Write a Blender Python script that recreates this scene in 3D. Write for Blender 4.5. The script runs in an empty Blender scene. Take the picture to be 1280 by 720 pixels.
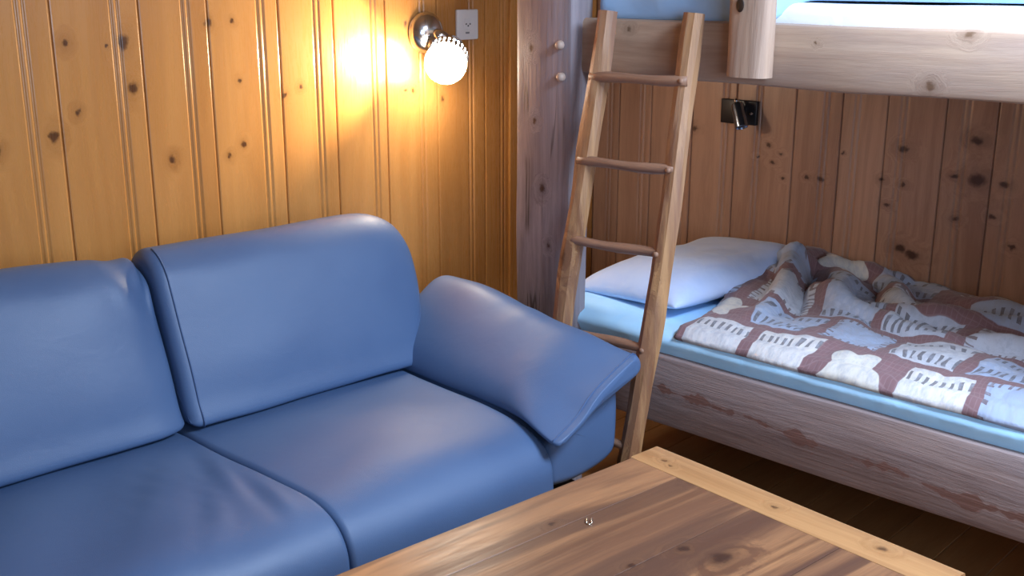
import bpy, bmesh, math, random
from mathutils import Vector, Matrix, noise
R = math.radians
random.seed(7)
sc = bpy.context.scene
COL = sc.collection

# ------------------------------------------------------------------ camera
cam_d = bpy.data.cameras.new('camera'); cam = bpy.data.objects.new('camera', cam_d); COL.objects.link(cam)
cam.location = (2.76, -3.377, 1.55)
cam_d.sensor_width = 36; cam_d.lens = 1376.6 / 1280 * 36; cam_d.clip_start = .02
cam.matrix_world = Matrix.Translation(cam.location) @ Matrix.Rotation(R(43.505), 4, 'Z') @ Matrix.Rotation(R(90 - 15.643), 4, 'X') @ Matrix.Rotation(R(.116), 4, 'Z')
sc.camera = cam
# ------------------------------------------------------------------ world, light, exposure
w = bpy.data.worlds.new('world'); sc.world = w; w.use_nodes = True
w.node_tree.nodes['Background'].inputs[0].default_value = (.55, .75, 1, 1)
w.node_tree.nodes['Background'].inputs[1].default_value = .6
sc.view_settings.view_transform = 'Standard'
sc.view_settings.look = 'None'
sc.view_settings.gamma = 1
sc.view_settings.exposure = 0.0
sc.view_settings.use_curve_mapping = False

def area_light(name, loc, target, sx, sy, power, color, spread=180):
    d = bpy.data.lights.new(name, 'AREA'); d.shape = 'RECTANGLE'; d.size = sx; d.size_y = sy
    d.energy = power; d.color = color; d.spread = R(spread)
    o = bpy.data.objects.new(name, d); COL.objects.link(o); o.location = loc
    o.rotation_euler = (Vector(target) - Vector(loc)).to_track_quat('-Z', 'Y').to_euler()
    return o
# daylight entering by the roof window over the foot of the bed and by the window in the right wall
area_light('daylight_roof_window', (2.55, -1.34, 2.29), (2.0, -1.25, .5), .60, .60, 88, (.62, .77, 1))
area_light('daylight_right_window', (3.76, -2.95, 1.5), (1.0, -.6, .8), 1.3, 1.0, 45, (.60, .75, 1))

# ------------------------------------------------------------------ object helpers
def link(name, me, parent=None):
    o = bpy.data.objects.new(name, me); COL.objects.link(o)
    if parent: o.parent = parent
    return o
def mesh_obj(name, bm, mat, parent=None, smooth=True, loc=None, subsurf=0, solid=0, solid_off=-1, autosmooth=None):
    bmesh.ops.recalc_face_normals(bm, faces=bm.faces)
    me = bpy.data.meshes.new(name); bm.to_mesh(me); bm.free()
    for p in me.polygons: p.use_smooth = smooth
    me.materials.append(mat)
    o = link(name, me, parent)
    if loc: o.location = loc
    if solid:
        m = o.modifiers.new('solid', 'SOLIDIFY'); m.thickness = solid; m.offset = solid_off
    if subsurf:
        m = o.modifiers.new('sub', 'SUBSURF'); m.levels = subsurf; m.render_levels = subsurf
    if autosmooth is not None:
        try: me.set_sharp_from_angle(angle=R(autosmooth))
        except Exception: pass
    return o
def thing(name, label, cat, loc=(0, 0, 0), rz=0, group=None):
    o = link(name, None); o.location = loc; o.rotation_euler = (0, 0, rz)
    o.empty_display_size = .1
    return tag(o, label, cat, group)
def tag(o, label, cat, group=None):
    o['label'] = label; o['category'] = cat
    if group: o['group'] = group
    return o
def struct(name, bm, mat, **k):
    o = mesh_obj(name, bm, mat, **k); o['kind'] = 'structure'; return o

def add_box(bm, x0, x1, y0, y1, z0, z1, bev=0, seg=2):
    b = bmesh.new()
    bmesh.ops.create_cube(b, size=1)
    for v in b.verts:
        v.co = Vector((x0 + (v.co.x + .5) * (x1 - x0), y0 + (v.co.y + .5) * (y1 - y0), z0 + (v.co.z + .5) * (z1 - z0)))
    if bev: bmesh.ops.bevel(b, geom=b.edges[:], offset=bev, segments=seg, profile=.5, affect='EDGES')
    merge(bm, b)
def merge(bm, b):
    me = bpy.data.meshes.new('tmp'); b.to_mesh(me); b.free(); bm.from_mesh(me); bpy.data.meshes.remove(me)
def loft(bm, rings, closed=True, cap=True):
    vs = [[bm.verts.new(p) for p in r] for r in rings]
    n = len(rings[0])
    for a, b in zip(vs, vs[1:]):
        for i in range(n if closed else n - 1):
            j = (i + 1) % n
            bm.faces.new((a[i], a[j], b[j], b[i]))
    if cap and closed:
        for r, rev in ((vs[0], 1), (vs[-1], 0)):
            c = Vector((0, 0, 0))
            for v in r: c += v.co
            cv = bm.verts.new(c / n)
            for i in range(n):
                j = (i + 1) % n
                bm.faces.new((r[j], r[i], cv) if rev else (r[i], r[j], cv))
    return vs
def tube(bm, pts, rad, n=10, flat=1.0, wob=0, seed=0, up=None):
    pts = [Vector(p) for p in pts]; rings = []
    for i, p in enumerate(pts):
        t = (pts[min(i + 1, len(pts) - 1)] - pts[max(i - 1, 0)]).normalized()
        a = Vector(up) if up else (Vector((0, 0, 1)) if abs(t.z) < .9 else Vector((1, 0, 0)))
        u = t.cross(a).normalized(); v = u.cross(t).normalized()
        r = rad[i] if isinstance(rad, (list, tuple)) else rad
        ring = []
        for k in range(n):
            th = 2 * math.pi * k / n
            rr = r
            if wob: rr *= 1 + wob * noise.noise(Vector((math.cos(th) * 1.3 + seed, math.sin(th) * 1.3, i * .35 + seed * 3)))
            ring.append(p + u * math.cos(th) * rr + v * math.sin(th) * rr * flat)
        rings.append(ring)
    loft(bm, rings)
def lathe(bm, prof, n=28, mat=None):
    rings = [[Vector((r * math.cos(2 * math.pi * k / n), r * math.sin(2 * math.pi * k / n), z)) for k in range(n)] for r, z in prof]
    if mat is not None: rings = [[mat @ p for p in r] for r in rings]
    loft(bm, rings)
def frame_to(p, direction):
    return Matrix.Translation(Vector(p)) @ Vector(direction).normalized().to_track_quat('Z', 'Y').to_matrix().to_4x4()
def lerp(a, b, t): return a + (b - a) * t
def sst(a, b, x):
    t = max(0, min(1, (x - a) / (b - a))); return t * t * (3 - 2 * t)
def dense(pts, n):                                # Catmull-Rom through a closed ring
    out = []; N = len(pts)
    for i in range(N):
        p0, p1, p2, p3 = [Vector(pts[(i + k - 1) % N]) for k in range(4)]
        for k in range(n):
            t = k / n
            out.append(.5 * ((2 * p1) + (p2 - p0) * t + (2 * p0 - 5 * p1 + 4 * p2 - p3) * t * t + (3 * p1 - p0 - 3 * p2 + p3) * t ** 3))
    return out

# ------------------------------------------------------------------ node helpers
class NT:
    def __init__(s, name):
        s.m = bpy.data.materials.new(name); s.m.use_nodes = True
        s.t = s.m.node_tree; s.n = s.t.nodes; s.b = s.n['Principled BSDF']
    def new(s, ty, **k):
        nd = s.n.new(ty)
        for a, v in k.items(): setattr(nd, a, v)
        return nd
    def put(s, sock, v):
        if v is None: return
        if hasattr(v, 'is_output'): s.t.links.new(v, sock)
        else: sock.default_value = v
    def math(s, op, a, b=None, c=None, clamp=False):
        nd = s.new('ShaderNodeMath', operation=op, use_clamp=clamp)
        s.put(nd.inputs[0], a); s.put(nd.inputs[1], b); s.put(nd.inputs[2], c)
        return nd.outputs[0]
    def vmath(s, op, a, b=None, scale=None):
        nd = s.new('ShaderNodeVectorMath', operation=op)
        s.put(nd.inputs[0], a); s.put(nd.inputs[1], b)
        if scale is not None: s.put(nd.inputs['Scale'], scale)
        return nd.outputs['Value'] if op in ('DISTANCE', 'LENGTH', 'DOT_PRODUCT') else nd.outputs[0]
    def noise(s, vec, scale, detail=3, rough=.5, dist=0, color=False):
        nd = s.new('ShaderNodeTexNoise'); s.put(nd.inputs['Vector'], vec)
        nd.inputs['Scale'].default_value = scale; nd.inputs['Detail'].default_value = detail
        nd.inputs['Roughness'].default_value = rough; nd.inputs['Distortion'].default_value = dist
        return nd.outputs['Color' if color else 'Fac']
    def rng(s, v, a, b, c=0, d=1, smooth=True):
        nd = s.new('ShaderNodeMapRange', interpolation_type='SMOOTHSTEP' if smooth else 'LINEAR')
        s.put(nd.inputs['Value'], v)
        for k, x in (('From Min', a), ('From Max', b), ('To Min', c), ('To Max', d)): s.put(nd.inputs[k], x)
        return nd.outputs[0]
    def mix(s, f, a, b, mode='MIX'):
        nd = s.new('ShaderNodeMix', data_type='RGBA', blend_type=mode)
        s.put(nd.inputs['Factor'], f)
        s.put(nd.inputs[6], (*a, 1) if isinstance(a, tuple) else a)
        s.put(nd.inputs[7], (*b, 1) if isinstance(b, tuple) else b)
        return nd.outputs[2]
    def coord(s, which='Object'):
        return s.new('ShaderNodeTexCoord').outputs[which]
    def attr(s, name):
        return s.new('ShaderNodeAttribute', attribute_name=name).outputs['Fac']
    def sep(s, v):
        nd = s.new('ShaderNodeSeparateXYZ'); s.put(nd.inputs[0], v); return nd.outputs
    def comb(s, x=0, y=0, z=0):
        nd = s.new('ShaderNodeCombineXYZ')
        for k, v in enumerate((x, y, z)): s.put(nd.inputs[k], v)
        return nd.outputs[0]
    def bump(s, h, strength=.2, dist=.01, nrm=None):
        nd = s.new('ShaderNodeBump'); nd.inputs['Strength'].default_value = strength
        nd.inputs['Distance'].default_value = dist; s.put(nd.inputs['Height'], h); s.put(nd.inputs['Normal'], nrm)
        return nd.outputs[0]
    def setp(s, **k):
        for a, v in k.items():
            sock = s.b.inputs[a.replace('_', ' ')]
            if isinstance(v, tuple) and len(v) == 3 and sock.type == 'RGBA': v = (*v, 1)
            s.put(sock, v)
        return s.m

def simple(name, col, rough=.5, metal=0, **k):
    return NT(name).setp(Base_Color=col, Roughness=rough, Metallic=metal, **k)

def wood(name, light, dark, axis='z', knots=(), knot_col=(.06, .022, .008), rough=.35, tone=0.35, ring=24, grain=.5,
         weather=None, streak=None, bump=.15, random_knots=0, cracks=0, flame=None, knot_stretch=1.0, fs=160):
    """knots: (x, y, z, radius) in object space.  weather: (colour, amount)."""
    N = NT(name); co = N.coord()
    ax = 'xyz'.index(axis)
    st = [1, 1, 1]; st[ax] = .06
    gv = N.vmath('MULTIPLY', co, tuple(st))
    warp = N.noise(N.vmath('MULTIPLY', co, tuple(2.2 if i != ax else .7 for i in range(3))), 1.0, 2, .5, 0, True)
    wv = N.vmath('SCALE', N.vmath('SUBTRACT', warp, (.5, .5, .5)), None, .10)
    tn = N.attr('tone')
    shift = N.vmath('SCALE', N.comb(tn, tn, tn), None, 13.7)
    kw = N.vmath('ADD', co, N.vmath('SCALE', N.vmath('SUBTRACT', N.noise(co, 38, 3, .65, 0, True), (.5, .5, .5)), None, .026))
    sk = [1, 1, 1]; sk[ax] = .8 * knot_stretch
    ks = N.vmath('MULTIPLY', kw, tuple(sk))
    mask = None; halo = None
    for (x, y, z, r) in knots:
        p = [x, y, z]; p = tuple(p[i] * sk[i] for i in range(3))
        d = N.vmath('DISTANCE', ks, p)
        m = N.rng(d, r * 1.05, r * .35)
        h = N.rng(d, r * 3.6, r * .5)
        mask = m if mask is None else N.math('MAXIMUM', mask, m)
        halo = h if halo is None else N.math('MAXIMUM', halo, h)
    if random_knots:
        v = N.new('ShaderNodeTexVoronoi'); N.put(v.inputs['Vector'], N.vmath('MULTIPLY', kw, tuple(1 if i != ax else .5 for i in range(3))))
        v.inputs['Scale'].default_value = random_knots
        m = N.rng(v.outputs['Distance'], .16, .05); h = N.rng(v.outputs['Distance'], .45, .05)
        keep = N.math('GREATER_THAN', N.sep(v.outputs['Color'])[0], .55)
        m = N.math('MULTIPLY', m, keep); h = N.math('MULTIPLY', h, keep)
        mask = m if mask is None else N.math('MAXIMUM', mask, m)
        halo = h if halo is None else N.math('MAXIMUM', halo, h)
    base = N.vmath('ADD', N.vmath('ADD', gv, wv), shift)
    if halo is not None:
        base = N.vmath('ADD', base, N.vmath('SCALE', N.comb(halo, halo, halo), None, .05))
    big = N.noise(base, 9, 2, .5)
    rings = N.math('SINE', N.math('MULTIPLY', N.math('ADD', N.noise(base, ring * .32, 1.5, .45), N.math('MULTIPLY', tn, 3.0)), 46.0))
    rings = N.rng(rings, -.6, 1, 0, 1)
    fine = N.noise(base, fs, 5, .7)
    f = N.math('ADD', N.math('MULTIPLY', rings, .35 * grain), N.math('MULTIPLY', N.rng(fine, .3, .7), .5 * grain))
    f = N.math('ADD', f, N.math('MULTIPLY', N.rng(big, .3, .7), .45))
    f = N.math('ADD', f, N.math('MULTIPLY', N.math('SUBTRACT', tn, .5), tone), clamp=True)
    col = N.mix(f, light, dark)
    if weather:
        wn = N.noise(N.vmath('MULTIPLY', co, tuple(3.0 if i != ax else .9 for i in range(3))), 1.6, 4, .6)
        col = N.mix(N.math('MULTIPLY', N.rng(wn, .35, .65), weather[1]), col, weather[0])
    if streak:
        sm = N.rng(N.noise(N.vmath('ADD', gv, N.vmath('SCALE', wv, None, 2.0)), streak[1], 3, .6), streak[2], streak[2] + .12)
        col = N.mix(N.math('MULTIPLY', sm, streak[3]), col, streak[0])
    if flame:                                      # row of long dark heart-wood flames along a slanting line
        (xa, za), (xb, zb) = flame
        X_, _, Z_ = N.sep(co)
        ln = N.math('ADD', N.math('MULTIPLY', X_, (zb - za) / (xb - xa)), za - xa * (zb - za) / (xb - xa))
        wob = N.math('MULTIPLY', N.math('SUBTRACT', N.noise(N.vmath('MULTIPLY', co, (1, 0, 0)), 5, 3), .5), .06)
        dz = N.math('ABSOLUTE', N.math('SUBTRACT', N.math('SUBTRACT', Z_, ln), wob))
        wid = N.math('MULTIPLY', N.rng(N.noise(N.vmath('MULTIPLY', co, (1, 0, .0)), 6.5, 4, .6), .40, .68), .026)
        dd = N.math('SUBTRACT', dz, wid)
        lines = N.rng(N.math('SINE', N.math('MULTIPLY', dd, 620.0)), .1, .9)
        lines = N.math('MULTIPLY', lines, N.rng(dd, .03, .004))
        col = N.mix(N.math('MULTIPLY', lines, .32), col, (.15, .07, .05))
        col = N.mix(N.math('MULTIPLY', N.rng(dd, .001, -.004), .85), col, (.17, .075, .055))
    if cracks:
        cn = N.noise(N.vmath('MULTIPLY', co, tuple(1 if i != ax else .05 for i in range(3))), cracks, 2, .5)
        cm = N.rng(N.math('ABSOLUTE', N.math('SUBTRACT', cn, .5)), .012, .002)
        cm = N.math('MULTIPLY', cm, N.rng(N.noise(co, 4, 2), .5, .6))
        col = N.mix(N.math('MULTIPLY', cm, .75), col, (.05, .03, .02))
    if halo is not None:
        hr = N.math('MULTIPLY', N.math('POWER', halo, 2.0), .45)
        col = N.mix(hr, col, tuple(c * .75 for c in dark))
        col = N.mix(N.math('MULTIPLY', mask, .92), col, knot_col)
    return N.setp(Base_Color=col, Roughness=N.rng(fine, .2, .8, rough - .06, rough + .1), Normal=N.bump(f, bump, .003))

# ------------------------------------------------------------------ materials
LW_K = [(-2.098, 1.394, .012), (-1.945, 1.39, .020), (-1.99, 1.385, .006), (-1.93, 1.27, .019), (-2.155, 1.165, .017),
        (-2.30, 1.145, .016), (-2.085, 1.22, .010), (-1.83, 1.07, .014), (-1.69, 1.435, .012), (-1.615, 1.437, .008),
        (-1.60, 1.27, .007), (-1.60, 1.09, .010), (-1.65, 1.06, .009), (-1.45, 1.22, .009), (-1.39, 1.24, .007),
        (-.975, 1.20, .007), (-.945, 1.198, .011), (-.81, 1.28, .008), (-.97, 1.41, .009), (-.815, 1.16, .007), (-1.18, 1.36, .007)]
BW_K = [(1.265, .0, 1.035, .017), (1.49, .0, 1.085, .020), (1.505, .0, .965, .029), (1.435, .0, .968, .014), (1.585, .0, .96, .016),
        (1.20, .0, .93, .011), (1.275, .0, .92, .009), (.985, .0, .905, .012), (.935, .0, .905, .009), (.80, .0, .94, .010),
        (.78, .0, 1.0, .011), (.83, .0, .975, .008), (1.225, .0, .85, .010), (1.45, .0, .835, .012), (1.56, .0, .86, .012), (1.63, .0, .775, .012),
        (1.285, .0, .715, .02), (1.325, .0, .70, .022), (.47, .0, 1.03, .013), (1.06, .0, 1.0, .007), (.74, .0, .955, .007), (.845, .0, .89, .008)]
M = {}
M['left_pine'] = wood('honey_varnished_pine', (.56, .258, .074), (.41, .166, .040), 'z', [(0, y, z, r) for y, z, r in LW_K], (.07, .022, .006), rough=.27, tone=.30, grain=.45, bump=.08)
M['back_pine'] = wood('brown_varnished_pine', (.44, .255, .165), (.29, .155, .10), 'z', [(x, 0, z, r * 1.3) for x, y, z, r in BW_K], (.05, .02, .012), rough=.33, tone=.75, grain=.8, bump=.08, knot_stretch=1.9, fs=110)
M['room_pine'] = wood('room_pine', (.42, .24, .10), (.30, .15, .06), 'z', rough=.4)
M['ceiling_pine'] = wood('ceiling_pine', (.5, .33, .17), (.38, .22, .1), 'y', rough=.5)
M['floor_wood'] = wood('floor_boards', (.30, .15, .055), (.20, .09, .03), 'y', rough=.35)
M['grey_wood'] = wood('weathered_post_wood', (.37, .32, .33), (.18, .15, .16), 'z', [(.0, -.045, .95, .013), (-.03, -.045, 1.15, .010), (.03, -.045, .78, .009), (-.045, -.045, 1.36, .012)], rough=.6, weather=((.31, .28, .33), .5), cracks=14, bump=.5, grain=1.2, ring=16, fs=60, streak=((.20, .15, .16), 4, .55, .6))
M['beam_wood'] = wood('pale_beam_wood', (.52, .375, .265), (.36, .235, .16), 'x', [(1.20, 0, 1.437, .012), (1.125, 0, 1.322, .012), (.275, 0, 1.42, .008), (.84, 0, 1.405, .005)], (.16, .09, .05), rough=.55, ring=14, bump=.25, weather=((.33, .25, .23), .5), grain=1.0, fs=70)
M['board_wood'] = wood('weathered_side_board_wood', (.31, .215, .185), (.155, .092, .078), 'x', rough=.6, weather=((.27, .225, .23), .5), bump=.5, ring=20, fs=90, grain=1.1,
                       flame=((.35, .425), (1.45, .365)))
M['post_wood'] = wood('pale_rail_post_wood', (.50, .345, .24), (.30, .18, .11), 'z', rough=.55, cracks=16, bump=.4, grain=1.1, fs=60, streak=((.22, .13, .08), 6, .58, .6), weather=((.34, .27, .25), .4))
M['ladder_wood'] = wood('ladder_pole_wood', (.52, .29, .125), (.24, .11, .05), 'z', rough=.45, random_knots=7, bump=.5, fs=55, grain=1.3, tone=.2, streak=((.20, .095, .055), 7, .54, .75), weather=((.34, .21, .16), .45))
M['rung_wood'] = wood('ladder_rung_wood', (.36, .205, .13), (.20, .10, .06), 'x', rough=.5, bump=.3, grain=.9)
M['peg_wood'] = wood('peg_wood', (.5, .38, .31), (.36, .25, .2), 'y', rough=.5)
M['table_wood'] = wood('table_plank_wood', (.45, .225, .10), (.14, .062, .032), 'y', [(.42, -.30, 0, .022), (.35, -.33, 0, .013), (.17, -.07, 0, .012), (.115, -.45, 0, .008), (.33, -.45, 0, .008)], (.05, .022, .015), rough=.36, tone=.75,
                       weather=((.21, .10, .055), .5), streak=((.095, .045, .03), 9, .50, .75), bump=.12, knot_stretch=.8, fs=60, grain=1.0)
M['table_end_wood'] = wood('table_end_wood', (.50, .27, .115), (.34, .16, .06), 'x', [(.06, -.05, 0, .008), (.085, -.06, 0, .007), (.36, -.05, 0, .009), (.6, -.04, 0, .012)], (.10, .045, .02), rough=.36, bump=.12, fs=70, grain=.8, streak=((.22, .10, .045), 7, .6, .5))
M['black'] = simple('black_plastic', (.012, .012, .015), .4)
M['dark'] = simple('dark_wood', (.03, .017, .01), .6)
M['chrome'] = simple('brushed_chrome', (.62, .64, .68), .18, 1)
M['steel_blue'] = simple('satin_steel', (.30, .36, .46), .25, 1)
M['white_plastic'] = simple('white_plastic', (.82, .84, .86), .3)
M['grey_plastic'] = simple('grey_plastic', (.25, .27, .3), .4)
M['brass'] = simple('pale_metal', (.85, .82, .7), .25, 1)
def emis(name, col, st):
    N = NT(name); return N.setp(Base_Color=(.9, .9, .9), Emission_Color=col, Emission_Strength=st)
M['bulb'] = emis('lit_bulb_glass', (1, .86, .68), 95)

def leather():
    N = NT('blue_leather'); co = N.coord()
    big = N.noise(co, 3.0, 3, .5)
    v = N.new('ShaderNodeTexVoronoi', feature='DISTANCE_TO_EDGE'); N.put(v.inputs['Vector'], co); v.inputs['Scale'].default_value = 330
    cr = N.rng(v.outputs['Distance'], 0, .25)
    wr = N.noise(N.vmath('MULTIPLY', co, (1, .6, 1)), 14, 3, .5, .6)
    col = N.mix(N.rng(big, .3, .7), (.068, .128, .258), (.080, .146, .282))
    h = N.math('ADD', N.math('MULTIPLY', cr, .08), N.math('MULTIPLY', wr, 1.2))
    return N.setp(Base_Color=col, Roughness=N.rng(big, .3, .7, .46, .54), Specular_IOR_Level=.6, Normal=N.bump(h, .13, .012))
M['leather'] = leather()
M['seam'] = simple('leather_seam', (.05, .10, .22), .6)
def cloth(name, c1, c2, sc_=900, rough=.85, wr=9):
    N = NT(name); co = N.coord()
    w_ = N.noise(co, wr, 3, .5, .8)
    col = N.mix(N.rng(w_, .35, .65), c1, c2)
    f = N.noise(co, sc_, 1)
    return N.setp(Base_Color=col, Roughness=rough, Sheen_Weight=.15, Normal=N.bump(N.math('ADD', w_, N.math('MULTIPLY', f, .06)), .25, .02))
M['sheet'] = cloth('pale_blue_sheet', (.42, .74, 1.0), (.46, .76, 1.0))
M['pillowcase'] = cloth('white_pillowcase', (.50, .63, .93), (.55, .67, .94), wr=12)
M['white_sheet'] = cloth('white_sheet', (.84, .86, .88), (.86, .87, .88))
M['duvet'] = cloth('light_blue_duvet', (.33, .56, .86), (.36, .59, .88))

def quilt_mat():
    N = NT('patchwork_quilt'); uv0 = N.coord('UV')
    nz = N.vmath('SUBTRACT', N.noise(uv0, 9, 2, .5, 0, True), (.5, .5, .5))
    uv = N.vmath('ADD', uv0, N.vmath('SCALE', nz, None, .03))
    lo = N.vmath('SUBTRACT', N.noise(uv0, 3.2, 1, .5, 0, True), (.5, .5, .5))
    uv = N.vmath('ADD', uv, N.vmath('SCALE', lo, None, .11))
    S = .235
    q = N.vmath('DIVIDE', uv, (S, S * .92, 1))
    row = N.math('FLOOR', N.sep(q)[1])
    q = N.vmath('ADD', q, N.comb(N.math('MULTIPLY', row, .37), 0, 0))
    cell = N.vmath('FLOOR', q); fr = N.vmath('SUBTRACT', q, cell)
    x, y, _ = N.sep(fr)
    wn = N.new('ShaderNodeTexWhiteNoise', noise_dimensions='2D'); N.put(wn.inputs['Vector'], cell)
    rnd = wn.outputs['Value']; r2 = N.sep(wn.outputs['Color'])[1]
    cx = N.math('SUBTRACT', x, .5); cy = N.math('SUBTRACT', y, .5)
    ex = N.math('ABSOLUTE', cx); ey = N.math('ABSOLUTE', cy)
    edge = N.math('MAXIMUM', ex, ey)
    sash = N.rng(edge, .408, .422)
    # six-pointed star patches on brown
    rr = N.math('SQRT', N.math('ADD', N.math('MULTIPLY', cx, cx), N.math('MULTIPLY', cy, cy)))
    th = N.math('ARCTAN2', cy, cx)
    lim = N.math('ADD', .33, N.math('MULTIPLY', N.math('COSINE', N.math('MULTIPLY', th, 5.0)), .085))
    out = N.rng(N.math('SUBTRACT', rr, lim), -.005, .012)
    is_star = N.math('LESS_THAN', rnd, .34)
    brown = N.math('MAXIMUM', sash, N.math('MULTIPLY', is_star, out))
    # dashed stitch rows on striped patches
    def lt(v, t): return N.math('LESS_THAN', v, t)
    stripes = N.math('GREATER_THAN', N.math('SINE', N.math('MULTIPLY', x, 58.0)), .25)
    band1 = lt(N.math('ABSOLUTE', N.math('ADD', cy, .24)), .11)
    band2 = lt(N.math('ABSOLUTE', N.math('SUBTRACT', cy, .27)), .06)
    dash = N.math('MULTIPLY', stripes, N.math('MAXIMUM', band1, band2))
    is_str = N.math('GREATER_THAN', rnd, .60)
    dash = N.math('MULTIPLY', dash, is_str)
    ck = N.math('GREATER_THAN', N.math('MULTIPLY', N.math('SINE', N.math('MULTIPLY', x, 40.0)), N.math('SINE', N.math('MULTIPLY', y, 40.0))), .15)
    ckm = N.math('MULTIPLY', N.math('MULTIPLY', ck, is_str), lt(N.math('ABSOLUTE', N.math('SUBTRACT', cy, .03)), .15))
    # button-hole stitches where a plain patch meets the sash
    st1 = N.math('MULTIPLY', N.math('GREATER_THAN', N.math('SINE', N.math('MULTIPLY', x, 62.0)), .5), N.math('GREATER_THAN', ey, .335))
    st2 = N.math('MULTIPLY', N.math('GREATER_THAN', N.math('SINE', N.math('MULTIPLY', y, 62.0)), .5), N.math('GREATER_THAN', ex, .335))
    stt = N.math('MULTIPLY', N.math('MAXIMUM', st1, st2), N.math('SUBTRACT', 1.0, N.math('MAXIMUM', is_star, is_str)))
    patch = N.mix(N.rng(r2, .25, .75), (.34, .41, .56), (.62, .59, .57))
    patch = N.mix(N.math('MULTIPLY', is_star, .8), patch, (.66, .61, .51))
    patch = N.mix(N.math('MULTIPLY', ckm, .12), patch, (.86, .84, .80))
    patch = N.mix(N.math('MULTIPLY', dash, .85), patch, (.10, .09, .10))
    patch = N.mix(N.math('MULTIPLY', stt, .8), patch, (.12, .06, .05))
    scr = N.noise(uv, 60, 4, .7)
    patch = N.mix(N.math('MULTIPLY', N.rng(scr, .42, .66), .5), patch, (.33, .35, .42))
    thr = N.math('MAXIMUM', N.rng(N.math('SINE', N.math('MULTIPLY', N.sep(uv)[0], 420.0)), .8, 1.0), N.rng(N.math('SINE', N.math('MULTIPLY', N.sep(uv)[1], 420.0)), .8, 1.0))
    bw = N.mix(N.math('MULTIPLY', thr, .22), (.20, .108, .115), (.38, .29, .30))
    col = N.mix(brown, patch, bw)
    puff = N.math('ADD', N.math('MULTIPLY', N.rng(edge, .44, .2), .7), N.noise(uv, 38, 2, .5))
    return N.setp(Base_Color=col, Roughness=.85, Sheen_Weight=.2, Normal=N.bump(puff, .5, .008))
M['quilt'] = quilt_mat()

# ------------------------------------------------------------------ the room
RX, RY, RZ = 3.8, -4.6, 2.3
def tone_attr(me, vals):
    a = me.attributes.new('tone', 'FLOAT', 'POINT')
    for i, v in enumerate(vals): a.data[i].value = v
def panelling(name, joints, grooves, axis, mat, z0=0, z1=RZ, base=0.0, sign=1):
    """tongue-and-groove boards with a twin bead: a cross-section run up the wall. sign: direction of the room side."""
    bm = bmesh.new(); tones = []
    prof = []
    for a, b in zip(joints, joints[1:]):
        t = random.random()
        gs = [g for g in grooves if a + .03 < g < b - .02]
        pts = [(a, -.006), (a + .0012, -.006), (a + .003, -.001), (a + .006, 0)]
        for g in gs:
            for c in (-.009, .009):
                for dx, dz in ((-.0075, 0), (-.005, -.0008), (-.0025, -.0026), (0, -.0034), (.0025, -.0026), (.005, -.0008), (.0075, .0)):
                    pts.append((g + c + dx * .95, dz))
        pts += [(b - .006, 0), (b - .003, -.001), (b - .0012, -.006)]
        prof.append((pts, t))
    for pts, t in prof:
        row = []
        for s, dpt in pts:
            col_ = []
            for z in (z0, z1):
                p = (base + sign * dpt, s, z) if axis == 'y' else (s, base + sign * dpt, z)
                v = bm.verts.new(p); tones.append(t); col_.append(v)
            row.append(col_)
        for a, b in zip(row, row[1:]): bm.faces.new((a[0], b[0], b[1], a[1]))
    # solid backing behind the boards
    n0 = len(bm.verts)
    c0, c1 = sorted((base - sign * .0062, base - sign * .06))
    if axis == 'y': add_box(bm, c0, c1, joints[0] - .05, joints[-1] + .06, z0, z1)
    else: add_box(bm, joints[0] - .06, joints[-1] + .05, c0, c1, z0, z1)
    tones += [1.0] * (len(bm.verts) - n0)
    me = bpy.data.meshes.new(name); bm.to_mesh(me); bm.free()
    for p in me.polygons: p.use_smooth = False
    me.materials.append(mat); tone_attr(me, tones)
    o = link(name, me); o['kind'] = 'structure'
    return o
LJ = [RY, -4.43, -4.21, -4.0, -3.78, -3.56, -3.33, -3.11, -2.89, -2.66, -2.44, -2.335, -2.132, -1.895, -1.691, -1.459, -1.26, -1.056, -.834, -.608, -.455, -.25, 0]
LG = [-2.206, -1.962, -1.758, -1.519, -1.323, -1.106, -.902, -.677, -.52, -.33, -.08, -2.51, -2.73, -2.95, -3.17, -3.4, -3.62, -3.85, -4.06, -4.28, -4.49]
wl = panelling('wall_left', LJ, LG, 'y', M['left_pine'], sign=1)
BJ = [0, .124, .275, .46, .643, .875, 1.045, 1.2, 1.389, 1.545, 1.75, 1.95, 2.15, 2.35, 2.55, 2.75, 2.95, 3.15, 3.35, 3.55, RX]
BG = [.08, .235, .42, .6, .735, .99, 1.1, 1.255, 1.452, 1.6, 1.81, 2.05, 2.25, 2.45, 2.65, 2.85, 3.05, 3.25, 3.45, 3.65]
wb = panelling('wall_back', BJ, BG, 'x', M['back_pine'], sign=-1)

def slab(name, x0, x1, y0, y1, z0, z1, mat):
    bm = bmesh.new(); add_box(bm, x0, x1, y0, y1, z0, z1); return struct(name, bm, mat, smooth=False)
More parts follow.
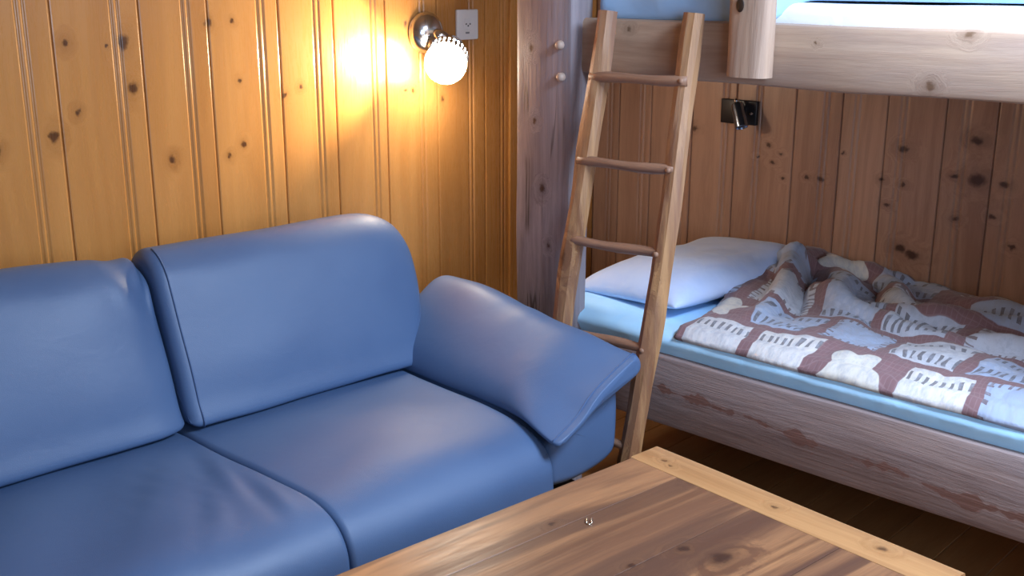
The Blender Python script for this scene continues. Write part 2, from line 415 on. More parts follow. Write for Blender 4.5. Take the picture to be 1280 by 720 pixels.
# plank floor: cross-section with open joints
def plank_floor():
    bm = bmesh.new(); tones = []
    x = -.1
    while x < RX + .1:
        wd = .14; t = random.random()
        n0 = len(bm.verts)
        add_box(bm, x + .0008, x + wd - .0008, RY - .1, .1, -.03, 0, .0015, 1)
        tones += [t] * (len(bm.verts) - n0); x += wd
    o = struct('floor', bm, M['floor_wood'], smooth=False); tone_attr(o.data, tones)
plank_floor()
def wall_with_hole(name, axis, c0, c1, a0, a1, h0, h1, z0, z1, mat):
    bm = bmesh.new()
    def bx(u0, u1, w0, w1):
        if axis == 'x': add_box(bm, c0, c1, u0, u1, w0, w1)
        else: add_box(bm, u0, u1, c0, c1, w0, w1)
    bx(a0, h0, 0, RZ); bx(h1, a1, 0, RZ); bx(h0, h1, 0, z0); bx(h0, h1, z1, RZ)
    return struct(name, bm, mat, smooth=False)
wall_with_hole('wall_right', 'x', RX, RX + .1, RY - .1, .1, -3.65, -2.25, .95, 2.05, M['room_pine'])
bm = bmesh.new()                                   # ceiling with the roof window's opening
add_box(bm, -.1, 2.2, RY - .1, .1, RZ, RZ + .08); add_box(bm, 2.9, RX + .1, RY - .1, .1, RZ, RZ + .08)
add_box(bm, 2.2, 2.9, RY - .1, -1.69, RZ, RZ + .08); add_box(bm, 2.2, 2.9, -.99, .1, RZ, RZ + .08)
struct('ceiling', bm, M['ceiling_pine'], smooth=False)
slab('wall_front', -.1, RX + .1, RY - .1, RY, 0, RZ, M['room_pine'])
def window(name, axis, c, u0, u1, z0, z1):
    bm = bmesh.new(); s = .06
    def bx(a0, a1, w0, w1, d=.03):
        if axis == 'x': add_box(bm, c - d, c + d, a0, a1, w0, w1, .004)
        else: add_box(bm, a0, a1, c - d, c + d, w0, w1, .004)
    bx(u0, u1, z0, z0 + s); bx(u0, u1, z1 - s, z1); bx(u0, u0 + s, z0 + s, z1 - s); bx(u1 - s, u1, z0 + s, z1 - s)
    um = (u0 + u1) / 2; bx(um - .03, um + .03, z0 + s, z1 - s)
    return struct(name, bm, M['room_pine'], smooth=False)
bm = bmesh.new()
for q in ((2.2, 2.25, -1.69, -.99), (2.85, 2.9, -1.69, -.99), (2.25, 2.85, -1.69, -1.64), (2.25, 2.85, -1.04, -.99)): add_box(bm, *q, RZ + .005, RZ + .075, .003)
struct('window_1', bm, M['room_pine'], smooth=False)
window('window_2', 'x', RX + .05, -3.65, -2.25, .95, 2.05)
# narrow pine strip on the left wall, added for the shade beside the post
bm = bmesh.new(); add_box(bm, .0005, .012, -.492, -.452, 0, RZ, .002)
struct('shade_strip_1', bm, M['left_pine'], smooth=False)

# ------------------------------------------------------------------ sofa
SO = thing('sofa', 'blue leather two-seat sofa with padded sloping arms against the honey pine wall', 'sofa', (.461, -1.424, 0), R(-2.84))
def prof_normals(p):
    n = len(p); out = []
    for i in range(n):
        t = Vector(p[(i + 1) % n]) - Vector(p[i - 1]); t = Vector((t[0], t[1])).normalized()
        out.append(Vector((-t.y, t.x)))
    return out
def ring_inset(p, amt):
    nr = prof_normals(p); area = sum(p[i][0] * p[(i + 1) % len(p)][1] - p[(i + 1) % len(p)][0] * p[i][1] for i in range(len(p)))
    s = 1 if area > 0 else -1
    return [(p[i][0] + s * nr[i].x * amt, p[i][1] + s * nr[i].y * amt) for i in range(len(p))]
def stations(l0, l1, r0, r1, n=14, k=6):
    st = []
    for i in range(k + 1):
        a = i / k * math.pi / 2; st.append((l0 + r0 * (1 - math.sin(a)) if 0 else l0 + r0 * (1 - math.cos(a)), r0 * (1 - math.sin(a))))
    for i in range(1, n): st.append((lerp(l0 + r0, l1 - r1, i / n), 0))
    for i in range(k, -1, -1):
        a = i / k * math.pi / 2; st.append((l1 - r1 * (1 - math.cos(a)), r1 * (1 - math.sin(a))))
    return st
def sofa_loft(name, prof, l0, l1, r0, r1, mat, warp=None, n=14, sub=1, parent=SO):
    p = dense([(a, b) for a, b in prof], 3)
    bm = bmesh.new(); rings = []
    for l, ins in stations(l0, l1, r0, r1, n):
        q = ring_inset(p, ins)
        ring = [Vector((d, l, z)) for d, z in q]
        if warp: ring = [warp(v) for v in ring]
        rings.append(ring)
    loft(bm, rings)
    return mesh_obj(name, bm, mat, parent, subsurf=sub)
def wr(v, amp=.004, f=7, s=0):
    return amp * noise.noise(Vector((v.x * f + s, v.y * f * .8, v.z * f - s)))
seat_prof = [(-.17, .22), (-.17, .42), (-.06, .452), (.08, .457), (.24, .456), (.38, .450), (.49, .438), (.56, .410), (.598, .36), (.606, .30), (.603, .24), (.575, .205), (.3, .20), (0, .20)]
def seat_warp(l0, l1, s):
    def f(v):
        t = (v.y - l0) / (l1 - l0)
        k = math.sin(math.pi * max(0, min(1, t)))
        up = sst(.40, .45, v.z)
        dz = up * (.008 * k) + up * wr(v, .006, 6, s)
        # soft drag creases running from the seam over the left seat
        if s > 2: dz += up * .012 * math.sin((v.x * 9 + v.y * 16)) * sst(-.75, -1.0, v.y) * sst(.0, .2, v.x) * 0.6
        if s > 2:
            for (d0, l0_, ang, ln, h) in ((.26, -.76, 20, .13, .010), (.34, -.83, 32, .15, .008), (.20, -.88, 38, .16, .007), (.40, -.74, 12, .10, .007)):
                c_, s_ = math.cos(R(-ang)), math.sin(R(-ang)); q1 = (v.x - d0) * c_ + (v.y - l0_) * s_; q2 = -(v.x - d0) * s_ + (v.y - l0_) * c_
                dz += up * h * (math.exp(-((q2 - .022) / .02) ** 2) - math.exp(-(q2 / .016) ** 2)) * math.exp(-(q1 / ln) ** 2)
        slant = .055 * sst(.05, .6, v.x) * sst(.5, 0, abs(v.y + .663))
        return Vector((v.x + .004 * k * sst(.5, .6, v.x), v.y + slant, v.z + dz))
    return f
sofa_loft('seat_cushion', seat_prof, -.662, .034, .016, .03, M['leather'], seat_warp(-.662, .034, 1.3))
sofa_loft('seat_cushion', seat_prof, -1.36, -.664, .03, .014, M['leather'], seat_warp(-1.36, -.664, 4.1), n=48)
back_prof = [(.012, .470), (-.008, .53), (-.035, .61), (-.070, .70), (-.105, .79), (-.135, .85), (-.185, .888), (-.245, .885), (-.29, .845), (-.305, .76), (-.30, .62), (-.28, .50), (-.20, .46), (-.08, .462)]
def back_warp(lt, s, dirn, rad, lean, tilt=0):
    """rounds the outer top corner of the back cushion; dirn=+1: that corner is at the larger l."""
    def f(v):
        e = (lt - v.y) * dirn               # distance to the outer end
        h = (v.z - .46) / .43
        g = 1.0
        if e < rad: g = 1 - (1 - math.sqrt(max(0, 1 - ((rad - e) / rad) ** 2))) * .40
        z = .46 + (v.z - .46) * g
        y = v.y + dirn * lean * max(0, h) ** .8 * sst(.45, .0, e) * (1.15 - .5 * h)
        crown = .016 * math.sin(math.pi * max(0, min(1, h))) * sst(0, .25, min(e, .7 - e)) if v.x > -.2 else 0
        return Vector((v.x + crown + wr(v, .006, 6, s), y, z + tilt * e * max(0, h) + wr(v, .004, 8, s + 3)))
    return f
bcR = sofa_loft('back_cushion', back_prof, -.655, .078, .03, .06, M['leather'], back_warp(.078, 2.2, 1, .15, .16))
def left_back(v):
    f = back_warp(-1.36, 6.4, -1, .17, .12)
    e = -.66 - v.y
    h = max(0, (v.z - .46) / .43)
    q = f(v)
    # gathered upper corner beside the seam
    q.z -= .022 * sst(.17, 0, e) * h
    q.x -= .02 * sst(.08, 0, e)
    if e < .16: q += Vector((.006, 0, .006)) * math.sin(e * 150 + v.z * 40) * sst(.16, .03, e) * sst(.55, .9, h)
    q.z += .012 * sst(.1, .5, e) * h
    return q
bcL = sofa_loft('back_cushion', back_prof, -1.36, -.660, .06, .028, M['leather'], left_back, n=22)
# stitched seams
def seam(parent, pts, r=.0022):
    bm = bmesh.new(); tube(bm, pts, r, 6); mesh_obj('seam', bm, M['seam'], parent)
fw = back_warp(.078, 2.2, 1, .15, .16)
dp = [p for p in dense(back_prof, 4)]
seam(bcR, [fw(Vector((p[0], -.626, p[1]))) + Vector((.0008, 0, .0004)) for p in dp[0:26]])
# armrests: upholstered block with a draped pad
def arm(sign, l_ref):
    def P(d, l, z): return Vector((d, l_ref + sign * l, z))
    bm = bmesh.new()
    pr = dense([(.046, .29), (.05, .43), (.07, .452), (.15, .47), (.27, .50), (.312, .49), (.318, .36), (.30, .29), (.20, .262), (.09, .262)], 3)
    rings = []
    for d, ins in stations(-.30, .565, .02, .03, 8): rings.append([P(d, l, z) for l, z in ring_inset(pr, ins)])
    loft(bm, rings)
    mesh_obj('arm_block', bm, M['leather'], SO, subsurf=1)
    base = [(.036, .452), (.034, .475), (.060, .512), (.115, .553), (.18, .593), (.24, .622), (.285, .625), (.322, .608), (.336, .575), (.322, .545), (.27, .524), (.19, .496), (.10, .468), (.055, .452)]
    rings = []
    for d, ins in stations(-.16, .628, .05, .022, 16):
        bumpz = .050 * sst(.42, .0, d) - .022 * sst(.42, .62, d)
        pts = []
        for l, z in ring_inset(dense(base, 3), ins * 1.0):
            k = max(0, (z - .46) / .16)
            zl = .455 + (l - .035) * .53
            if z > zl and l > .03: z = lerp(z, min(z, zl + .012), .75 * sst(.38, .60, d))
            dd = d
            zz = z + bumpz * k + wr(Vector((d, l, z)), .006, 7, 9 + sign)
            # front lower corner droops a little over the block
            zz -= .030 * sst(.50, .62, d) * sst(.16, .03, l)
            dd += .012 * sst(.5, .62, d) * sst(.2, .03, l)
            l -= .035 * sst(.35, .58, d) * sst(.10, .03, l)
            # puckers along the top ridge
            zz += .004 * math.sin(d * 55) * sst(.17, .24, l) * sst(.05, .2, d) * sst(.36, .2, d)
            pts.append(P(dd, l, zz))
        rings.append(pts)
    bm = bmesh.new(); loft(bm, rings)
    pad = mesh_obj('arm_pad', bm, M['leather'], SO, subsurf=1)
    k = -7
    ring = rings[k]
    ii = list(range(3, 24)) if sign > 0 else list(range(3, 24))
    c = Vector((0, 0, 0))
    for p in ring: c += p
    c /= len(ring)
    seam(pad, [p + (p - c).normalized() * .0006 for p in (ring[i] for i in ii)], .0021)
arm(1, 0); arm(-1, -1.326)
bm = bmesh.new(); add_box(bm, -.31, -.20, -1.6, .27, .20, .60, .02)
mesh_obj('back_panel', bm, M['leather'], SO)
bm = bmesh.new(); add_box(bm, -.29, .53, -1.58, .25, .15, .199, .01)
mesh_obj('base_frame', bm, M['dark'], SO)
for d, l in ((.47, .17), (.47, -1.5), (-.24, .2), (-.24, -1.53)):
    bm = bmesh.new(); lathe(bm, [(.022, 0), (.026, .004), (.030, .149)], 16, Matrix.Translation((d, l, 0)))
    mesh_obj('foot', bm, M['black'], SO)

# ------------------------------------------------------------------ bunk bed
BX1 = 2.32
BED = thing('bunk_bed', 'rustic timber bunk bed with thick weathered boards along the back wall', 'bunk bed', (.593, -.92, 0))
BO = Vector((.593, -.92, 0))
def bedpart(name, bm, mat, **k):
    for v in bm.verts: v.co -= BO
    return mesh_obj(name, bm, mat, BED, **k)
def rough_plank(bm, x0, x1, y0, y1, z0, z1, axis, n=40, amp=.003, bev=.006, seed=0):
    """a hand-hewn plank: bevelled section lofted along an axis with slight waviness"""
    b = bev
    if axis == 'x': a0, a1, c0, c1, l0, l1 = y0, y1, z0, z1, x0, x1
    else: a0, a1, c0, c1, l0, l1 = x0, x1, y0, y1, z0, z1
    sec = [(a0 + b, c0), (a1 - b, c0), (a1 - b * .3, c0 + b * .3), (a1, c0 + b), (a1, c1 - b), (a1 - b * .3, c1 - b * .3), (a1 - b, c1), (a0 + b, c1), (a0 + b * .3, c1 - b * .3), (a0, c1 - b), (a0, c0 + b), (a0 + b * .3, c0 + b * .3)]
    rings = []
    for i in range(n + 1):
        l = lerp(l0, l1, i / n); ring = []
        for k, (a, c) in enumerate(sec):
            da = amp * noise.noise(Vector((l * 3 + seed, a * 8, c * 8 + seed)))
            dc = amp * noise.noise(Vector((l * 3 - seed, a * 8 + 5, c * 8)))
            ring.append(Vector((l, a + da, c + dc)) if axis == 'x' else Vector((a + da, c + dc, l)))
        rings.append(ring)
    loft(bm, rings)
bm = bmesh.new(); rough_plank(bm, .486, .700, -.965, -.872, 0, RZ - .005, 'z', 40, .006, .010, 1)
POST = bedpart('corner_post', bm, M['grey_wood'], autosmooth=40)
for px_, z in ((.662, 1.372), (.668, 1.283)):
    bm = bmesh.new(); lathe(bm, [(.013, -.02), (.013, .012), (.009, .018), (.001, .019)], 9, frame_to(Vector((px_, -.965, z)) - BO, (0, -1, 0)))
    mesh_obj('peg', bm, M['peg_wood'], POST)
bm = bmesh.new(); rough_plank(bm, BX1 - .1, BX1 + .1, -.965, -.872, 0, RZ - .005, 'z', 40, .006, .010, 5)
bedpart('corner_post', bm, M['grey_wood'], autosmooth=40)
bm = bmesh.new(); rough_plank(bm, .695, BX1 - .09, -.92, -.865, 1.294, 1.447, 'x', 60, .005, .015, 2)
bedpart('upper_beam', bm, M['beam_wood'], autosmooth=40)
bm = bmesh.new(); rough_plank(bm, .695, BX1 - .09, -.92, -.872, .304, .513, 'x', 60, .004, .010, 3)
bedpart('side_board', bm, M['board_wood'], autosmooth=40)
bm = bmesh.new(); rough_plank(bm, .70, BX1 - .1, -.868, -.845, .43, .518, 'x', 30, .002, .004, 4)
bedpart('inner_rail', bm, M['ladder_wood'], autosmooth=40)
bm = bmesh.new(); add_box(bm, .50, BX1 - .1, -.843, -.03, .37, .398, .003)
bedpart('lower_platform', bm, M['beam_wood'], smooth=False)
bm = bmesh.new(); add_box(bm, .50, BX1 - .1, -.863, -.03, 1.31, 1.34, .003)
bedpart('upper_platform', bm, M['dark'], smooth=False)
for z in (.33, 1.268):
    bm = bmesh.new(); add_box(bm, .50, BX1, -.03, -.008, z, z + .04, .003)
    bedpart('wall_rail', bm, M['beam_wood'], smooth=False)
# rounded rail post in front of the upper beam, with a knot hole
bm = bmesh.new(); rings = []
for i in range(31):
    z = lerp(1.318, 1.95, i / 30); ring = []
    for k in range(24):
        th = 2 * math.pi * k / 24
        cx, cy = math.cos(th), math.sin(th)
        sx = math.copysign(abs(cx) ** .6, cx); sy = math.copysign(abs(cy) ** .75, cy)
        r = 1 + .05 * noise.noise(Vector((cx * 1.2, cy * 1.2, z * 5)))
        ring.append(Vector((1.274 + .058 * sx * r, -.957 + .036 * sy * r, z)))
    rings.append(ring)
loft(bm, rings)
RP = bedpart('rail_post', bm, M['post_wood'], autosmooth=50)
bm = bmesh.new(); lathe(bm, [(.001, .0), (.011, .0), (.014, .0035), (.012, .0045), (.001, .0046)], 16, frame_to(Vector((1.262, -.9925, 1.492)) - BO, (-.1, -1, 0)) @ Matrix.Diagonal((.85, 1.25, 1, 1)))
mesh_obj('knot_hole', bm, M['dark'], RP)
bm = bmesh.new(); add_box(bm, .695, BX1 - .09, -.915, -.875, 1.86, 1.94, .008)
bedpart('guard_rail', bm, M['beam_wood'])

# mattresses
def soft_box(x0, x1, y0, y1, z0, z1, r, nx=40, ny=18, nz=4, bulge=.006, amp=.004, seed=0):
    bm = bmesh.new(); add_box(bm, x0, x1, y0, y1, z0, z1)
    bmesh.ops.bevel(bm, geom=bm.edges[:], offset=r, segments=4, profile=.5, affect='EDGES')
    long_ = [e for e in bm.edges if (e.verts[0].co - e.verts[1].co).length > .3]
    bmesh.ops.subdivide_edges(bm, edges=long_, cuts=22, use_grid_fill=True)
    for v in bm.verts:
        n_ = noise.noise(Vector((v.co.x * 5 + seed, v.co.y * 5, v.co.z * 5)))
        v.co.z += amp * n_ * (1 if v.co.z > (z0 + z1) / 2 else 0)
        v.co.y += amp * .5 * n_
    return bm
bm = soft_box(.50, BX1 - .11, -.842, -.035, .399, .583, .035, seed=2)
for v in bm.verts:      # the mattress swells out over the rail
    k = sst(.522, .540, v.co.z) * sst(-.75, -.842, v.co.y)
    v.co.y -= .072 * k
tag(mesh_obj('mattress', bm, M['sheet']), 'pale blue sheeted mattress on the lower bunk under the patchwork quilt', 'mattress', 'bunk mattresses')
bm = soft_box(.72, BX1 - .11, -.855, -.035, 1.341, 1.495, .03, seed=5)
tag(mesh_obj('mattress', bm, M['white_sheet']), 'white sheeted mattress on the upper bunk behind the thick pale beam', 'mattress', 'bunk mattresses')
# light blue duvet on the upper bunk: lies on top, its left stretch hanging down in front
bm = bmesh.new(); rings = []
for i in range(61):
    x = lerp(.735, BX1 - .13, i / 60)
    low = lerp(1.440, 1.497, sst(1.27, 1.33, x)); yf = lerp(-.905, -.805, sst(1.25, 1.36, x))
    wv = .006 * math.sin(x * 17) + .004 * math.sin(x * 31)
    top = 1.60 + .012 * math.sin(x * 6)
    inn = yf + .04
    rings.append([Vector((x, y, z)) for y, z in [(inn, low + .01), (yf + .012, low), (yf, low + .015), (yf + .002 + wv, lerp(low, top, .5)), (yf + .02 + wv, top - .03), (yf + .06, top), (-.6, top + .015), (-.3, top), (-.06, top - .01), (-.04, 1.53), (-.06, 1.500), (-.4, 1.500), (-.72, 1.500), (-.745, 1.500), (lerp(-.858, -.755, sst(1.25, 1.36, x)), 1.499)]])
loft(bm, rings)
tag(mesh_obj('duvet', bm, M['duvet'], subsurf=1), 'light blue duvet lying on the upper bunk mattress', 'duvet')

# pillow
bm = bmesh.new()
nu, nv = 26, 20
def pil(u, v, s):
    # u along Y (long), v along X, s=+1 top
    a, b = abs(u), abs(v)
    e = max(0, (1 - a ** 3.2)) ** .55 * max(0, (1 - b ** 3.2)) ** .55
    pinch = 1 - .10 * (1 - a ** 2) * b ** 3
    x = v * .24 * (1 - .07 * (1 - a * a)); y = u * .365 * (1 - .07 * (1 - b * b))
    t = (.088 if s > 0 else .045) * e
    n_ = .012 * noise.noise(Vector((x * 7, y * 7, 1))) * e + .005 * noise.noise(Vector((x * 20, y * 16, 4))) * e
    return x, y, s * t + (n_ if s > 0 else 0)
grid = {}
for s in (1, -1):
    for i in range(nu + 1):
        for j in range(nv + 1):
            u, v = -1 + 2 * i / nu, -1 + 2 * j / nv
            if s < 0 and (i in (0, nu) or j in (0, nv)): grid[s, i, j] = grid[1, i, j]; continue
            grid[s, i, j] = bm.verts.new(pil(u, v, s))
    for i in range(nu):
        for j in range(nv):
            q = [grid[s, i, j], grid[s, i + 1, j], grid[s, i + 1, j + 1], grid[s, i, j + 1]]
            bm.faces.new(q if s < 0 else q[::-1])
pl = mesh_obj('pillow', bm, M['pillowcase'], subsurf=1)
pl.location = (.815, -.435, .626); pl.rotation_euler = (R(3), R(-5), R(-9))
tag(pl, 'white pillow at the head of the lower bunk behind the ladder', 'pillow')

# patchwork quilt
def quilt():
    bm = bmesh.new(); uvl = bm.loops.layers.uv.new('UVMap')
    NU, NV = 150, 96; vs = {}; uvs = {}
    for i in range(NU + 1):
        for j in range(NV + 1):
            u, v = i / NU, j / NV
            xl = 1.055 - .055 * sst(0, .5, v) - .10 * sst(.55, 1, v) + .012 * math.sin(v * 9)
            x = lerp(xl, BX1 - .14, u)
            y = lerp(-.872, -.055, v)
            z = .604
            # over the pillow, near the head of the bed
            hd = sst(1.30, 1.0, x)
            z += .030 * hd * sst(-.72, -.35, y)
            # big rumpled peak close to the wall
            z += .045 * math.exp(-((x - 1.03) / .07) ** 2 - ((y + .22) / .16) ** 2)
            # raised rear half: bunched quilt
            z += .004 * sst(-.62, -.30, y)
            # folds
            wx = x + .10 * noise.noise(Vector((x * 3, y * 3, 2))); wy = y + .10 * noise.noise(Vector((x * 3, y * 3, 7)))
            def ridge(px, py, ang, ln, wd, h):
                c, s = math.cos(ang), math.sin(ang)
                a = (wx - px) * c + (wy - py) * s; b = -(wx - px) * s + (wy - py) * c
                return 1.3 * h * math.exp(-(b / (wd * .85)) ** 2) * math.exp(-(a / ln) ** 2)
            amp = sst(-.80, -.60, y)
            z += amp * (ridge(1.12, -.42, R(105), .22, .030, .045) + ridge(1.26, -.36, R(120), .20, .035, .036) + ridge(1.42, -.30, R(140), .22, .035, .040)
                        + ridge(1.40, -.50, R(165), .25, .030, .030) + ridge(1.62, -.40, R(10), .25, .035, .036) + ridge(1.75, -.22, R(160), .25, .04, .035)
                        + ridge(1.85, -.52, R(5), .25, .030, .028) + ridge(2.0, -.32, R(15), .2, .035, .03) + ridge(1.2, -.17, R(35), .18, .03, .03)
                        - ridge(1.19, -.40, R(110), .2, .022, .03) - ridge(1.52, -.40, R(150), .25, .025, .025))
            z += .014 * noise.noise(Vector((x * 6, y * 8, 3))) * sst(-.87, -.7, y) + .009 * noise.noise(Vector((x * 15, y * 15, 8))) * sst(-.90, -.8, y) + .004 * noise.noise(Vector((x * 34, y * 34, 5)))
            # front edge turns down slightly over the mattress edge
            ed = sst(-.80, -.872, y)
            z -= .022 * ed; 
            yy = y - .030 * ed
            z -= .030 * sst(.06, 0, v) * (1 + .3 * math.sin(x * 11))
            # rounded left hem lying on the sheet
            z -= .012 * sst(.03, 0, u)
            yy += .003 * math.sin(x * 21) * ed
            vs[i, j] = bm.verts.new((x, yy, max(z, lerp(.590, .565, sst(-.880, -.902, yy)))))
            uvs[i, j] = ((u * 1.28) + .005 * math.sin(v * 12), v * .96 + .10)
    for i in range(NU):
        for j in range(NV):
            ks = [(i, j), (i + 1, j), (i + 1, j + 1), (i, j + 1)]
            f = bm.faces.new([vs[k] for k in ks])
            for lp, k in zip(f.loops, ks): lp[uvl].uv = uvs[k]
    o = mesh_obj('quilt', bm, M['quilt'], solid=.020, solid_off=1)
    tag(o, 'brown and cream patchwork quilt rumpled over the lower bunk', 'quilt')
quilt()

# ------------------------------------------------------------------ ladder
LAD = thing('ladder', 'rustic pole ladder leaning on the upper bunk beam beside the sofa arm', 'ladder', (.95, -1.20, 0))
LO = Vector((.95, -1.20, 0))
def lad_y(z): return -1.150 + (z / 1.45) * .193
def stile(xt, xb, r0, r1, seed, ztop, flat):
    pts, rad = [], []
    for i in range(25):
        t = i / 24; z = lerp(.0, ztop, t)
        pts.append(Vector((lerp(xb, xt, t) + .006 * math.sin(t * 7 + seed), lad_y(z) + .004 * math.sin(t * 5 + seed), z)) - LO)
        rad.append(lerp(r0, r1, t) * (1 + .05 * math.sin(t * 23 + seed)))
    bm = bmesh.new(); tube(bm, pts, rad, 9, flat, .22, seed, up=(0, 1, 0))
    return mesh_obj('stile', bm, M['ladder_wood'], LAD, autosmooth=24)
sL = stile(.812, .762, .038, .031, 1.7, 1.468, .75)
sR = stile(1.108, 1.058, .034, .028, 4.2, 1.468, .85)
RUNGS = [(1.292, 1.300), (1.062, 1.072), (.840, .850), (.58, .588), (.30, .31)]
for k, (za, zb) in enumerate(RUNGS):
    bm = bmesh.new(); pts, rad = [], []
    for i in range(13):
        t = i / 12; tz = (za + zb) / 2 / 1.468; x = lerp(lerp(.762, .812, tz) - .012, lerp(1.058, 1.108, tz) + .012, t); z = lerp(za, zb, t)
        pts.append(Vector((x, lad_y(z) - .012 - .004 * math.sin(t * 3 + k), z + .002 * math.sin(t * 6 + k))) - LO)
        rad.append(.0135 + .0012 * math.sin(t * 9 + k))
    tube(bm, pts, rad, 10, 1, .12, k + .5)
    mesh_obj('rung', bm, M['rung_wood'], LAD)
    bm = bmesh.new(); lathe(bm, [(.0075, -.01), (.0075, .004), (.001, .005)], 9, frame_to(Vector((lerp(1.058, 1.108, zb / 1.468), lad_y(zb) - .026, zb)) - LO, (0, -1, .1)))
    mesh_obj('peg', bm, M['rung_wood'], sR)

# ------------------------------------------------------------------ coffee table
TA = thing('coffee_table', 'old low wooden table with dark worn planks and pale end board in the foreground', 'table', (1.374, -1.413, 0), R(-5.55))
TW, TL, TZ = .742, 1.32, .5
bm = bmesh.new(); tones = []
edges_ = [0, .135, .335, .545, TW]
for k, (a, b) in enumerate(zip(edges_, edges_[1:])):
    n0 = len(bm.verts)
    add_box(bm, a + .0006, b - .0006, -TL + .0965, -.0965, -.036, 0, .0007, 1)
    tones += [[.12, .62, .75, .7][k]] * (len(bm.verts) - n0)
top = mesh_obj('top_planks', bm, M['table_wood'], TA, smooth=False, loc=(0, 0, TZ)); tone_attr(top.data, tones)
for y1 in (0, -TL + .094):
    bm = bmesh.new(); rough_plank(bm, -.006, TW + .006, y1 - .094, y1, -.038, .0, 'x', 14, .0008, .005, y1)
    mesh_obj('end_board', bm, M['table_end_wood'], TA, loc=(0, 0, TZ), autosmooth=40)
bm = bmesh.new()
for x0, x1, y0, y1 in ((.05, .072, -TL + .09, -.09), (TW - .072, TW - .05, -TL + .09, -.09), (.05, TW - .05, -.11, -.088), (.05, TW - .05, -TL + .088, -TL + .11)):
    add_box(bm, x0, x1, y0, y1, TZ - .13, TZ - .039, .002, 1)
mesh_obj('apron', bm, M['table_wood'], TA, smooth=False)
for x in (.075, TW - .075):
    for y in (-.11, -TL + .11):
        bm = bmesh.new(); rings = []
        for z, s in ((0, .024), (.36, .034), (TZ - .0385, .034)): 
            rings.append([Vector((x + a * s, y + b * s, z)) for a, b in ((-1, -.8), (-.8, -1), (.8, -1), (1, -.8), (1, .8), (.8, 1), (-.8, 1), (-1, .8))])
        loft(bm, rings); mesh_obj('leg', bm, M['table_end_wood'], TA, smooth=False)
# small bent metal clip on the table
CL = thing('metal_clip', 'tiny shiny metal clip lying on the worn table planks', 'clip', (1.492, -1.814, .5), R(36))
for dx in (-.005, .005):
    bm = bmesh.new(); tube(bm, [(dx, -.011, .0022), (dx, -.004, .0032), (dx, .004, .0032), (dx, .011, .0022)], .0021, 8)
    mesh_obj('prong', bm, M['brass'], CL)
bm = bmesh.new(); tube(bm, [(-.005, -.011, .0021), (0, -.0125, .0012), (.005, -.011, .0012)], .0009, 8); mesh_obj('bend', bm, M['brass'], CL)

# ------------------------------------------------------------------ wall lamp with lit bulb
WL = thing('wall_lamp', 'chrome wall spotlight with a glowing round bulb on the pine wall', 'wall lamp', (0, -.893, 1.383))
WO = Vector((0, -.893, 1.383))
HB = Vector((.125, -.912, 1.292)) - WO            # bulb centre
HD = Vector((.52, -.70, -.42)).normalized()       # where the head points
bm = bmesh.new(); lathe(bm, [(.066, .0005), (.069, .006), (.065, .022), (.052, .040), (.032, .052), (.010, .057), (.001, .0575)], 32, frame_to((0, 0, 0), (1, 0, 0)))
mesh_obj('wall_base', bm, M['chrome'], WL)
neck0 = Vector((.044, 0, 0)); cup_back = HB - HD * .118
bm = bmesh.new(); tube(bm, [neck0, lerp(neck0, cup_back, .35) + Vector((.012, .0, .006)), lerp(neck0, cup_back, .75) + Vector((.01, 0, .004)), cup_back], .017, 14); mesh_obj('arm', bm, M['chrome'], WL)
bm = bmesh.new(); T = frame_to(HB, HD); T2 = T @ Matrix.Scale(1.3, 4)
lathe(bm, [(.012, -.098), (.026, -.094), (.034, -.080), (.040, -.056), (.044, -.036), (.044, -.030), (.041, -.030), (.038, -.036), (.034, -.056), (.028, -.075), (.001, -.085)], 32, T2)
head = mesh_obj('lamp_head', bm, M['chrome'], WL, autosmooth=50)
bm = bmesh.new()                                   # ring pierced with slots
for k in range(26):
    a0, a1 = 2 * math.pi * k / 26, 2 * math.pi * (k + .55) / 26
    pts = []
    for r in (.0475, .0505):
        for z in (-.036, -.014):
            for a in (a0, a1): pts.append(T2 @ Vector((r * math.cos(a), r * math.sin(a), z)))
    v = [bm.verts.new(p) for p in pts]
    for f in ((0, 1, 3, 2), (4, 6, 7, 5), (0, 4, 5, 1), (2, 3, 7, 6), (0, 2, 6, 4), (1, 5, 7, 3)): bm.faces.new([v[i] for i in f])
for z in (-.040, -.014):
    lathe_pts = [(.0445, z), (.0515, z), (.0515, z + .005), (.0445, z + .005)]
    loft(bm, [[T2 @ Vector((r * math.cos(2 * math.pi * k / 32), r * math.sin(2 * math.pi * k / 32), zz)) for k in range(32)] for r, zz in lathe_pts + lathe_pts[:1]], cap=False)
mesh_obj('slotted_ring', bm, M['chrome'], head, smooth=False)
bm = bmesh.new(); bmesh.ops.create_uvsphere(bm, u_segments=32, v_segments=20, radius=.068, matrix=T)
for v in bm.verts:
    p = T.inverted() @ v.co
    if p.z < -.02: p.x *= .74; p.y *= .74
    v.co = T @ p
mesh_obj('bulb', bm, M['bulb'], WL)
sp = bpy.data.lights.new('lamp_beam', 'SPOT'); sp.energy = 85; sp.color = (1, .80, .50); sp.spot_size = R(96); sp.spot_blend = .8; sp.shadow_soft_size = .02
so = bpy.data.objects.new('lamp_beam', sp); COL.objects.link(so)
so.location = WO + HB + Vector((.035, -.06, .0))
so.rotation_euler = (Vector((0, -1.34, 1.33)) - so.location).to_track_quat('-Z', 'Y').to_euler()

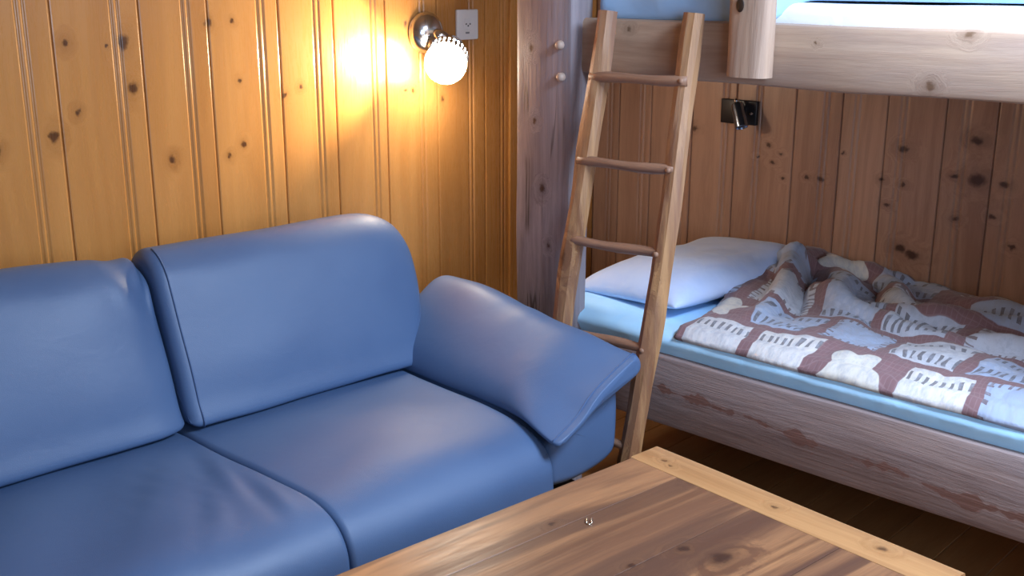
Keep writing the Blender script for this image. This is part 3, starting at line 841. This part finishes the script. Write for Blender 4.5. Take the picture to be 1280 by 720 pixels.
# ------------------------------------------------------------------ socket
SK = thing('wall_socket', 'square white wall socket beside the glowing lamp', 'socket', (0, -.701, 1.403))
bm = bmesh.new(); add_box(bm, .0005, .012, -.050, .050, -.050, .050, .004)
mesh_obj('cover_plate', bm, M['white_plastic'], SK)
bm = bmesh.new(); lathe(bm, [(.021, .0), (.021, .0015), (.018, .0018), (.017, .0005), (.001, .0004)], 6, frame_to((.012, 0, .002), (1, 0, 0)) @ Matrix.Diagonal((1, 1.15, 1, 1)))
mesh_obj('socket_insert', bm, M['white_plastic'], SK, autosmooth=30)
for dy, dz in ((-.009, .002), (.009, .002), (0, -.004)):
    bm = bmesh.new(); lathe(bm, [(.0028, 0), (.0028, .001), (.0005, .0011)], 10, frame_to((.0127, dy, dz), (1, 0, 0)))
    mesh_obj('pin_hole', bm, M['black'], SK)
bm = bmesh.new(); add_box(bm, .0121, .0127, -.012, .006, -.030, -.024, .0002, 1)
mesh_obj('marking', bm, M['grey_plastic'], SK)

# ------------------------------------------------------------------ reading light on the back wall
RL = thing('reading_lamp', 'small chrome reading light on a black square plate under the upper bunk', 'reading lamp', (.664, 0, 1.105))
bm = bmesh.new(); add_box(bm, -.075, .070, -.016, -.0005, -.042, .042, .003)
mesh_obj('wall_plate', bm, M['black'], RL)
p0 = Vector((.012, -.052, .036)); p1 = Vector((.054, -.074, -.050))
bm = bmesh.new(); lathe(bm, [(.010, .0), (.020, .004), (.0225, .012), (.0225, .090), (.0205, .092), (.019, .086), (.001, .080)], 24, frame_to(p0, p1 - p0))
mesh_obj('lamp_head', bm, M['steel_blue'], RL, autosmooth=40)
bm = bmesh.new(); tube(bm, [(.020, -.010, .012), (.020, -.03, .014), (.022, -.052, .012)], .007, 12); mesh_obj('joint', bm, M['chrome'], RL)
bm = bmesh.new(); bmesh.ops.create_uvsphere(bm, u_segments=14, v_segments=8, radius=.009, matrix=Matrix.Translation(p0 + Vector((-.004, .002, .006)))); mesh_obj('cap', bm, M['chrome'], RL)
bm = bmesh.new(); tube(bm, [(.058, -.015, .000), (.058, -.034, .000)], .0045, 10); mesh_obj('switch', bm, M['chrome'], RL)
